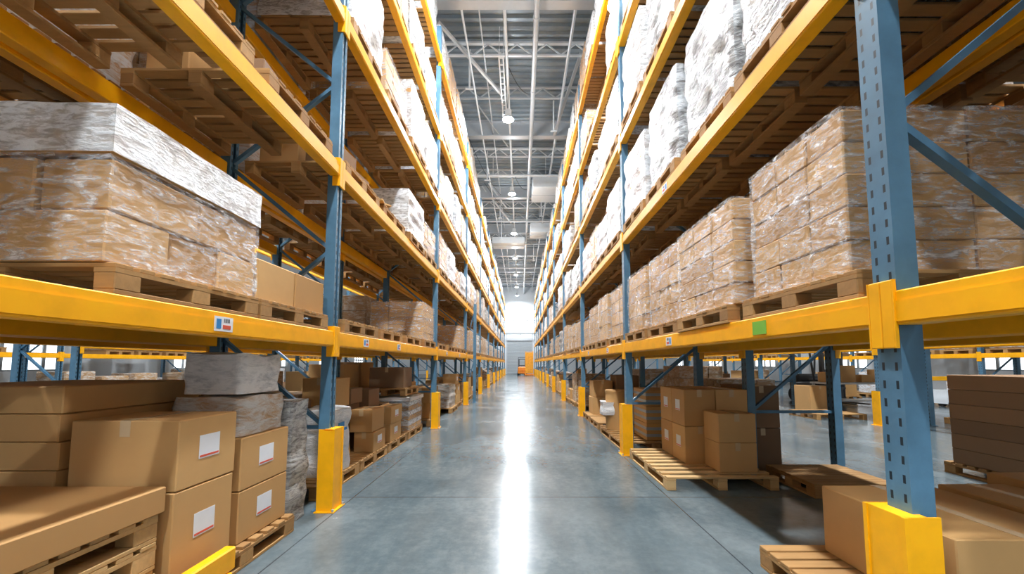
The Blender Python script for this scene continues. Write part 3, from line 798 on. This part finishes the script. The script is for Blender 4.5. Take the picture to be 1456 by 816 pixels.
# --- left, second bay
for i,(a,b) in enumerate(((4.42,5.52),(5.56,6.66),(6.72,7.82),(7.9,9.0))):
    gp(-2.06,-3.0,a,b,'floor pallet under the left-side rack, second bay, %s along'%ORD[i])
def sackprint(t,w,l,h):
    ob('printed_mark',MB().box(w/2-.0,w/2+.012,-.12,.02,h*.72,h*.8).box(w/2,w/2+.012,-.02,.1,h*.66,h*.7).mesh('printed_mark','blueprint'),t,label='blue printed mark')
bundle(-2.08,-2.55,4.72,5.3,PT,.86,'white plastic bundle with blue mark behind the first guard','sack',seed=6,amp=.06,extra=sackprint)
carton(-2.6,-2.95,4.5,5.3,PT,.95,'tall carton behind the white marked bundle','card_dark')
mb=MB().box(-.015,.015,-.3,.3,0,.62,.004,tilt=(0,-.16,0)); solo('leaning_board',mb.mesh('leaning_board','card'),'flat brown board leaning behind the white marked bundle','board',(-2.40,5.62,PT+.02))
carton(-2.08,-2.36,6.08,6.6,PT,.42,'squat lower carton under a larger one, between the leaning board and tall box',label='aisle')
carton(-2.10,-2.42,6.06,6.58,.425,.74,'larger carton set on a squat one beside the tall box',)
carton(-2.08,-2.34,6.86,7.45,PT,.42,'lower of two stacked narrow cartons with white labels',label='aisle')
carton(-2.07,-2.33,6.84,7.46,.425,.70,'upper of two stacked narrow cartons with white labels',label='aisle')
for i,(a,b,c,d,e,f_) in enumerate(((-2.5,-2.98,5.6,6.15,PT,.8),(-2.5,-2.98,6.2,6.62,PT,.8),(-2.45,-2.9,5.65,6.1,.805,1.2),(-2.45,-2.8,6.16,6.6,.805,1.03),(-2.4,-2.95,6.78,7.35,PT,.62),(-2.42,-2.95,6.8,7.3,.625,.98),(-2.4,-2.95,7.4,7.8,PT,.7))):
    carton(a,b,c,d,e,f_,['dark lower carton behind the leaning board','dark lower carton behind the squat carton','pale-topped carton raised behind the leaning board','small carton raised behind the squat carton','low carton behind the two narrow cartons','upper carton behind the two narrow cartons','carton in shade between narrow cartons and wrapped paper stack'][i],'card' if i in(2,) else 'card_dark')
parts=[('paper_tier',MB().box(-.42,.42,-.5,.5,k*.09,k*.09+.085,.01,t=.2*k%1).mesh('tier','label' if k%2 else 'card')) for k in range(6)]
parts.append(('stretch_film',shell(.84,1.0,.55,15,.02,12,grow=.015,top=False).mesh('film','film')))
parts.append(('top_sheet',shell(.9,1.06,.05,16,.03,12,grow=.01).mesh('top_sheet','sack'),(0,0,.55),'white plastic sheet over the top'))
thing('wrapped_load','film-wrapped low paper stack covered by a white sheet, by the second guard','wrapped load',(-2.50,8.45,PT+.002),0,None,parts)
gp(-2.15,-2.98,7.95,8.95,'empty pallet lying on the white-sheeted paper stack',z=.79)
for i,(c,d,h) in enumerate(((7.6,8.3,1.38),(8.4,9.1,1.42))):
    carton(-3.16,-3.8,c,d,0.0,h,'tall brown carton behind the paper stack, %s from the camera'%ORD[i])
carton(-2.2,-2.85,8.0,8.6,.94,1.32,'brown carton on the empty pallet above the paper stack','card_dark')
# --- right, near bay
gp(1.66,2.8,2.02,3.04,'floor pallet under the low labelled carton by the nearest right-side guard')
carton(2.05,2.78,2.06,2.95,PT,.57,'low labelled carton beside the nearest right-side guard',label='aisle',sx=1,t=.1)
carton(2.84,3.3,2.1,2.95,.0,.58,'wide low carton beside the low labelled one, farther from the aisle',sx=1,t=.3)
carton(3.34,4.0,2.2,3.1,0,.62,'brown carton at the picture edge beside the wide low carton',sx=1,t=.4)
gp(1.62,2.86,4.78,6.38,'long pallet with bare front boards under the square brown cartons','wood' and 0,mat='wood_light')
gp(3.06,3.95,4.5,5.38,'low pallet beyond the square brown cartons, next to the open floor')
n=0
for i,(xa,xb_) in enumerate(((2.07,2.47),(2.475,2.88))):
    for j,(ya,yb) in enumerate(((5.40,5.84),(5.845,6.3))):
        for kz in range(2):
            carton(xa,xb_-.004,ya,yb-.004,PT+kz*.462,PT+kz*.462+.457,'square carton, %s tier, %s column, %s row on the long pallet'%(('bottom','top')[kz],('aisle-side','inner')[i],('near','rear')[j]),sx=1,label='aisle' if (i==0) else None,t=.3+.2*R.random())
for kz in range(2): carton(2.3,2.74,4.98,5.37,PT+kz*.335,PT+kz*.335+.332,'carton standing in front of the square ones, %s of two'%('lower','upper')[kz],sx=1,t=.4)
carton(2.94,3.4,5.6,6.25,0,.55,'lower carton at the inner side of the square cartons',sx=1,mat='card_dark'); carton(2.94,3.4,5.6,6.25,.555,1.1,'upper carton at the inner side of the square cartons',sx=1,mat='card_dark')
# --- right, second bay
gp(1.62,2.75,6.85,8.72,'pallet under the round carton beyond the second right-side guard')
for kz in range(3): carton(2.06,2.95,7.0,7.75,PT+kz*.275,PT+kz*.275+.27,'wide banded carton, %s from below, beside the rack brace'%ORD[kz],sx=1,band=True,tape=False,t=.35)
mb=MB().tube((0,0,0),(0,0,.7),.21,24); mb2=MB().tube((0,0,.7),(0,0,.74),.22,24)
t=thing('round_carton','round brown drum-like carton with white paper, beside a yellow guard','drum',(1.86,8.25,PT+.002),0,None,[('drum_body',mb.mesh('drum_body','card')),('drum_lid',mb2.mesh('drum_lid','card'))])
ob('crumpled_paper',shell(.2,.28,.24,19,.05,10,grow=.01).mesh('paper','sack'),t,(-.20,-.05,.28),'white crumpled paper stuck on the side')
gp(1.64,2.75,9.05,10.15,'empty-fronted pallet in the second right-side bay'); gp(1.64,2.7,10.25,11.2,'pallet with tall carton just before the third right-side guard')
carton(1.78,2.3,10.5,11.1,PT,.56,'lower brown carton of a pair near the third right-side guard',sx=1); carton(1.8,2.28,10.52,11.08,.565,.97,'upper brown carton of a pair near the third right-side guard',sx=1)
carton(2.05,2.6,9.3,9.95,PT,.66,'wide lone carton on the empty-fronted pallet',sx=1)
carton(2.35,2.9,10.4,11.1,PT,1.1,'dark carton behind the pair near the third right-side guard',sx=1,mat='card_dark')
for i,(y,h) in enumerate(((6.6,1.0),(8.3,1.2),(11.0,1.1))):
    gp(3.1,4.0,y,y+1,'floor pallet in row behind right-side rack, %s along'%ORD[i],detail=False)
    load('clearm',3.55,y+.5,.147,h,'film-wrapped cartons on the floor behind the right-side rack, %s along'%ORD[i],'floor loads behind the right-side rack',detail=0,w=.85,l=.9)
# --- further bays, both sides
for sx in (-1,1):
    x0=X0[sx]
    for b in range(2 if sx<0 else 3,NB[sx]):
        ya=YSTART[sx]+BAY[sx]*b
        for s in range(4):
            if b>6 and s%2: continue
            if b>=5: far_put(sx*(x0+.55),ya+.1+(BAY[sx]-.2)/4*(s+.5),.001,R.choice(('clear','clear','white')),R.uniform(.5,.9)); continue
            yc=ya+.1+(BAY[sx]-.2)/4*(s+.5); p='%s, %s bay, %s slot'%(SIDE[sx],ORD[b],ORD[s]); xi=x0+R.uniform(.0,.12)
            if R.random()<.1: continue
            solo('wooden_pallet',PALV[R.randrange(4)],'floor pallet under the '+p,'pallet',(sx*(xi+.55),yc,0),0,'pallets on the floor')
            if R.random()<.3:
                kk=R.choice(('white','clearm')); load(kk,sx*(xi+.55),yc,.147,R.uniform(.6,.95),'%s on the floor, %s'%(DESC[kk].replace('brown cartons wrapped in clear film','film-wrapped cartons'),p),'floor loads in the racks',detail=0,w=.95,l=.95)
                continue
            n=0
            for cx in (0.26,.8):
                z=.1455
                for kz in range(R.choice((1,2,2,3))):
                    h=R.uniform(.26,.42); w=R.uniform(.38,.5); l=R.uniform(.5,.95)
                    if z+h>1.3: break
                    carton(sx*(xi+cx-w/2),sx*(xi+cx+w/2),yc-l/2,yc+l/2,z,z+h,'carton %s of %s column, floor pallet, %s'%(('at the bottom','in the middle','on the top')[kz],('the aisle-side','the inner')[cx>.5],p),detail=b<4,sx=sx,label='aisle' if R.random()<.5 else None,group='cartons on the floor pallets',mat='card' if cx<.5 or R.random()<.5 else 'card_dark')
                    z+=h+.002
# --- tall free blue post at the aisle edge on the left
t=thing('end_post','tall free-standing blue post at the aisle edge, left-side rack, past third guard','rack frame',(-1.66,15.35,0),0,None,[('upright_post',post_mesh(3.55).mesh('upright_post','blue'),(0,0,.008)),('foot_plate',FOOT)])
ob('brace',MB().bar((-.05,0,1.4),(-.17,0,.9),.03,.04,up=(0,1,0)).bar((-.05,0,3.2),(-.17,0,2.7),.03,.04,up=(0,1,0)).mesh('brace','brace'),t)

# ------------------------------------------------------------------ open floor to the right
gp(7.35,8.6,10.6,11.7,'lone empty pallet on the open floor across from the right-side rack')
carton(8.3,8.9,12.2,12.9,0,.75,'brown carton standing behind the lone floor pallet',sx=1)
carton(9.6,10.05,13.7,14.2,0,.55,'smaller carton in front of the dark forklift',sx=1)
gp(5.5,6.6,4.4,5.6,'pallet under the brown carton tower by the picture edge')
for kz in range(6):
    for j in range(2): carton(5.52+.53*j,5.52+.53*j+.52,4.45,5.5,PT+kz*.185,PT+kz*.185+.182,'flat brown carton, %s tier, %s half of the edge tower'%(ORD[kz],('aisle-side','outer')[j]),sx=1,mat='card_dark',tape=False,t=.2)
# forklift
def wheel(y,x,r=.24,w=.16): return MB().tube((x-w/2,y,r),(x+w/2,y,r),r,20)
def forklift(loc,rz,lab,bodym,mastm,h=2.1):
    t=thing('forklift',lab,'forklift',loc,rz)
    ob('truck_body',MB().box(-.5,.5,-.2,1.1,.22,.72,.05).box(-.48,.48,.65,1.15,.5,1.0,.08).box(-.2,.2,.1,.5,.72,.82,.03).mesh('truck_body',bodym),t)
    g=MB()
    for x in (-.45,.45):
        g.bar((x,-.1,.7),(x,.1,2.05),.05,.05); g.bar((x,.95,.95),(x,.85,2.05),.05,.05); g.bar((x,.1,2.05),(x,.85,2.05),.05,.05)
    for yy in (.1,.3,.5,.7,.85): g.bar((-.45,yy,2.05),(.45,yy,2.05),.04,.04)
    ob('overhead_guard',g.mesh('overhead_guard',mastm),t)
    m=MB()
    for x in (-.36,.36): m.box(x-.05,x+.05,-.42,-.28,.06,h)
    for zz in (.3,1.1,h-.08): m.box(-.36,.36,-.38,-.32,zz,zz+.08)
    ob('mast',m.mesh('mast',mastm),t)
    c=MB().box(-.42,.42,-.47,-.43,.15,.2).box(-.42,.42,-.47,-.43,.5,.56)
    for x in (-.38,-.13,.13,.38): c.box(x-.02,x+.02,-.47,-.44,.15,1.1)
    ob('load_backrest',c.mesh('load_backrest',mastm),t)
    for x in (-.25,.25): ob('fork',MB().box(x-.05,x+.05,-1.5,-.45,.05,.09).box(x-.05,x+.05,-.49,-.45,.05,.5).mesh('fork','black'),t)
    for x in (-.48,.48):
        for yy in (0,.85): ob('wheel',wheel(yy,x).mesh('wheel','dark'),t)
    return t
forklift((11.0,15.4,0),.1,'dark forklift with raised mast parked on the open floor','black','black',2.3)
# packing table with parcels and goods around it
t=thing('packing_table','long pale packing table on the open floor beyond the lone pallet','table',(10.15,12.9,0),0,None,[('tabletop',MB().box(-1.1,1.1,-.4,.4,.78,.83,.01).mesh('tabletop','white_steel')),('shelf',MB().box(-1.0,1.0,-.35,.35,.28,.31).mesh('shelf','steel'))])
for x in (-1.02,1.02):
    for yy in (-.34,.34): ob('leg',MB().box(x-.03,x+.03,yy-.03,yy+.03,0,.78).mesh('leg','steel'),t)
for i,(x,w_,h_) in enumerate(((9.35,.35,.3),(9.85,.45,.5),(10.4,.3,.22),(10.9,.4,.38))):
    carton(x-w_/2,x+w_/2,12.75,13.1,.832,.832+h_,'parcel on the pale packing table, %s from its aisle end'%ORD[i],sx=1,detail=False)
for i,(x,y_) in enumerate(((11.9,16.2),(12.6,9.4),(9.9,9.0))):
    gp(x,x+1.1,y_,y_+1,('pallet on the open floor beyond the packing table','pallet on the open floor beside the yellow barrier','pallet on the open floor behind a yellow guard')[i],detail=False)
    if i!=2: carton(x+.1,x+1.0,y_+.1,y_+.9,PT,.9,('carton on the pallet beyond the packing table','carton on the pallet beside the yellow barrier')[i],sx=1,mat='card_dark' if i else 'card')
# yellow barrier, white machine
t=thing('barrier','yellow rail barrier with slanted feet on the open floor','barrier',(12.4,12.3,0),-.12,None,[('rail',MB().box(-1.05,1.05,-.04,.04,.9,1.02,.01).mesh('rail','guard'))])
for x in (-.85,.9): ob('barrier_leg',MB().bar((x,0,.9),(x-.12,-.18,0),.07,.07).bar((x,0,.9),(x+.12,.18,0),.07,.07).mesh('barrier_leg','guard'),t)
t=thing('white_machine','small white rounded machine on the floor behind the yellow barrier','machine',(14.1,13.9,0),.1,None,[('machine_body',shell(1.0,.6,.42,23,.03,12,grow=-.02).mesh('machine_body','white_steel'),(0,0,.1))])  # generic rounded white machine, its kind is not known
ob('bumper',MB().box(-.52,.52,-.33,-.28,.06,.16,.02).mesh('bumper','dark'),t)
for x in (-.38,.38): ob('wheel',MB().tube((x-.05,0,.1),(x+.05,0,.1),.1,16).mesh('wheel','dark'),t)
# goods on the floor under the neighbour racks
for sx,xn,yn,bay in ((1,8.2,9.7-4.77,4.77),(-1,8.4,8.0,5.0)):
    side='right-side' if sx>0 else 'left-side'
    for b in range(4):
        for s in range(4):
            yc=yn+bay*b+.1+(bay-.2)/4*(s+.5)
            if sx>0 and b<1: continue
            if (sx>0 and yc<15.6) or R.random()<.35: continue
            w=R.uniform(.6,.9); h=R.uniform(.5,1.2)
            carton(sx*(xn+.1),sx*(xn+.1+w),yc-.45,yc+.45,0,h,'carton on the floor under the rack across the %s aisle, %s bay, %s slot'%(side,ORD[b],ORD[s]),detail=False,group='floor cartons across the side aisles',mat=R.choice(('card','card_dark')))
# --- far end: orange cage and truck
t=thing('roll_cage','tall amber mesh cage at the far end of the aisle','cage',(.98,47.6,0))
mb=MB()
for x in (-.42,.42):
    for yy in (-.4,.4): mb.bar((x,yy,.12),(x,yy,2.75),.06,.06)
for i in range(9):
    z=.2+i*.31
    mb.bar((-.42,-.4,z),(.42,-.4,z),.03,.03); mb.bar((-.42,.4,z),(.42,.4,z),.03,.03); mb.bar((-.42,-.4,z),(-.42,.4,z),.03,.03); mb.bar((.42,-.4,z),(.42,.4,z),.03,.03)
ob('cage_frame',mb.mesh('cage_frame','orange_y'),t); ob('cage_panel',MB().box(-.4,.4,-.38,.38,.3,2.6,.02).mesh('cage_panel','orange_y'),t)
ob('cage_base',MB().box(-.5,.5,-.5,.5,.05,.22,.02).mesh('cage_base','orange'),t)
for x in (-.4,.4): ob('castor',MB().tube((x-.03,-.4,.06),(x+.03,-.4,.06),.06,12).mesh('castor','dark'),t)
forklift((.2,49.2,0),math.pi,'orange-red truck parked beside the tall amber cage','orange','black',1.9)

o=solo('wooden_pallets',far_p.mesh('far_pallets','wood'),'wooden pallets on the racks farther down the aisle and high in the rear rows','pallets',kind='stuff')
o=solo('wrapped_loads',far_l.mesh('far_loads',['wrap_white','wrap_brown']),'wrapped pallet loads on the racks farther down the aisle and high in the rear rows','wrapped loads',kind='stuff')

# ------------------------------------------------------------------ world, camera
w=bpy.data.worlds.new('world'); sc.world=w; w.use_nodes=True; nt=w.node_tree
bg=nt.nodes['Background']
tc=N(nt,'ShaderNodeTexCoord'); sp=N(nt,'ShaderNodeSeparateXYZ'); L(nt,tc.outputs['Generated'],sp.inputs[0])
L(nt,ramp(nt,sp.outputs[2],[(0,(.75,.80,.84)),(.5,(.9,.96,1.0))]),bg.inputs['Color'])
bg.inputs['Strength'].default_value=.42
cd=bpy.data.cameras.new('camera'); cam=bpy.data.objects.new('camera',cd); C.objects.link(cam); sc.camera=cam
cam.location=(0,0,1.4); cam.rotation_euler=(math.radians(94.5),0,0)
cd.sensor_width=36; cd.lens=600/1456*36; cd.shift_x=-12/1456; cd.shift_y=61.3/1456; cd.clip_start=.05; cd.clip_end=200
sc.view_settings.view_transform='Standard'; sc.view_settings.look='None'; sc.view_settings.gamma=1; sc.view_settings.use_curve_mapping=False
sc.view_settings.exposure=.22
sc.cycles.use_denoising=True; sc.cycles.max_bounces=6; sc.cycles.diffuse_bounces=4; sc.cycles.glossy_bounces=3; sc.cycles.transparent_max_bounces=8
sc.cycles.sample_clamp_indirect=6
print('pallets',npal[0],'loads',nload[0],'objects',len(bpy.data.objects))
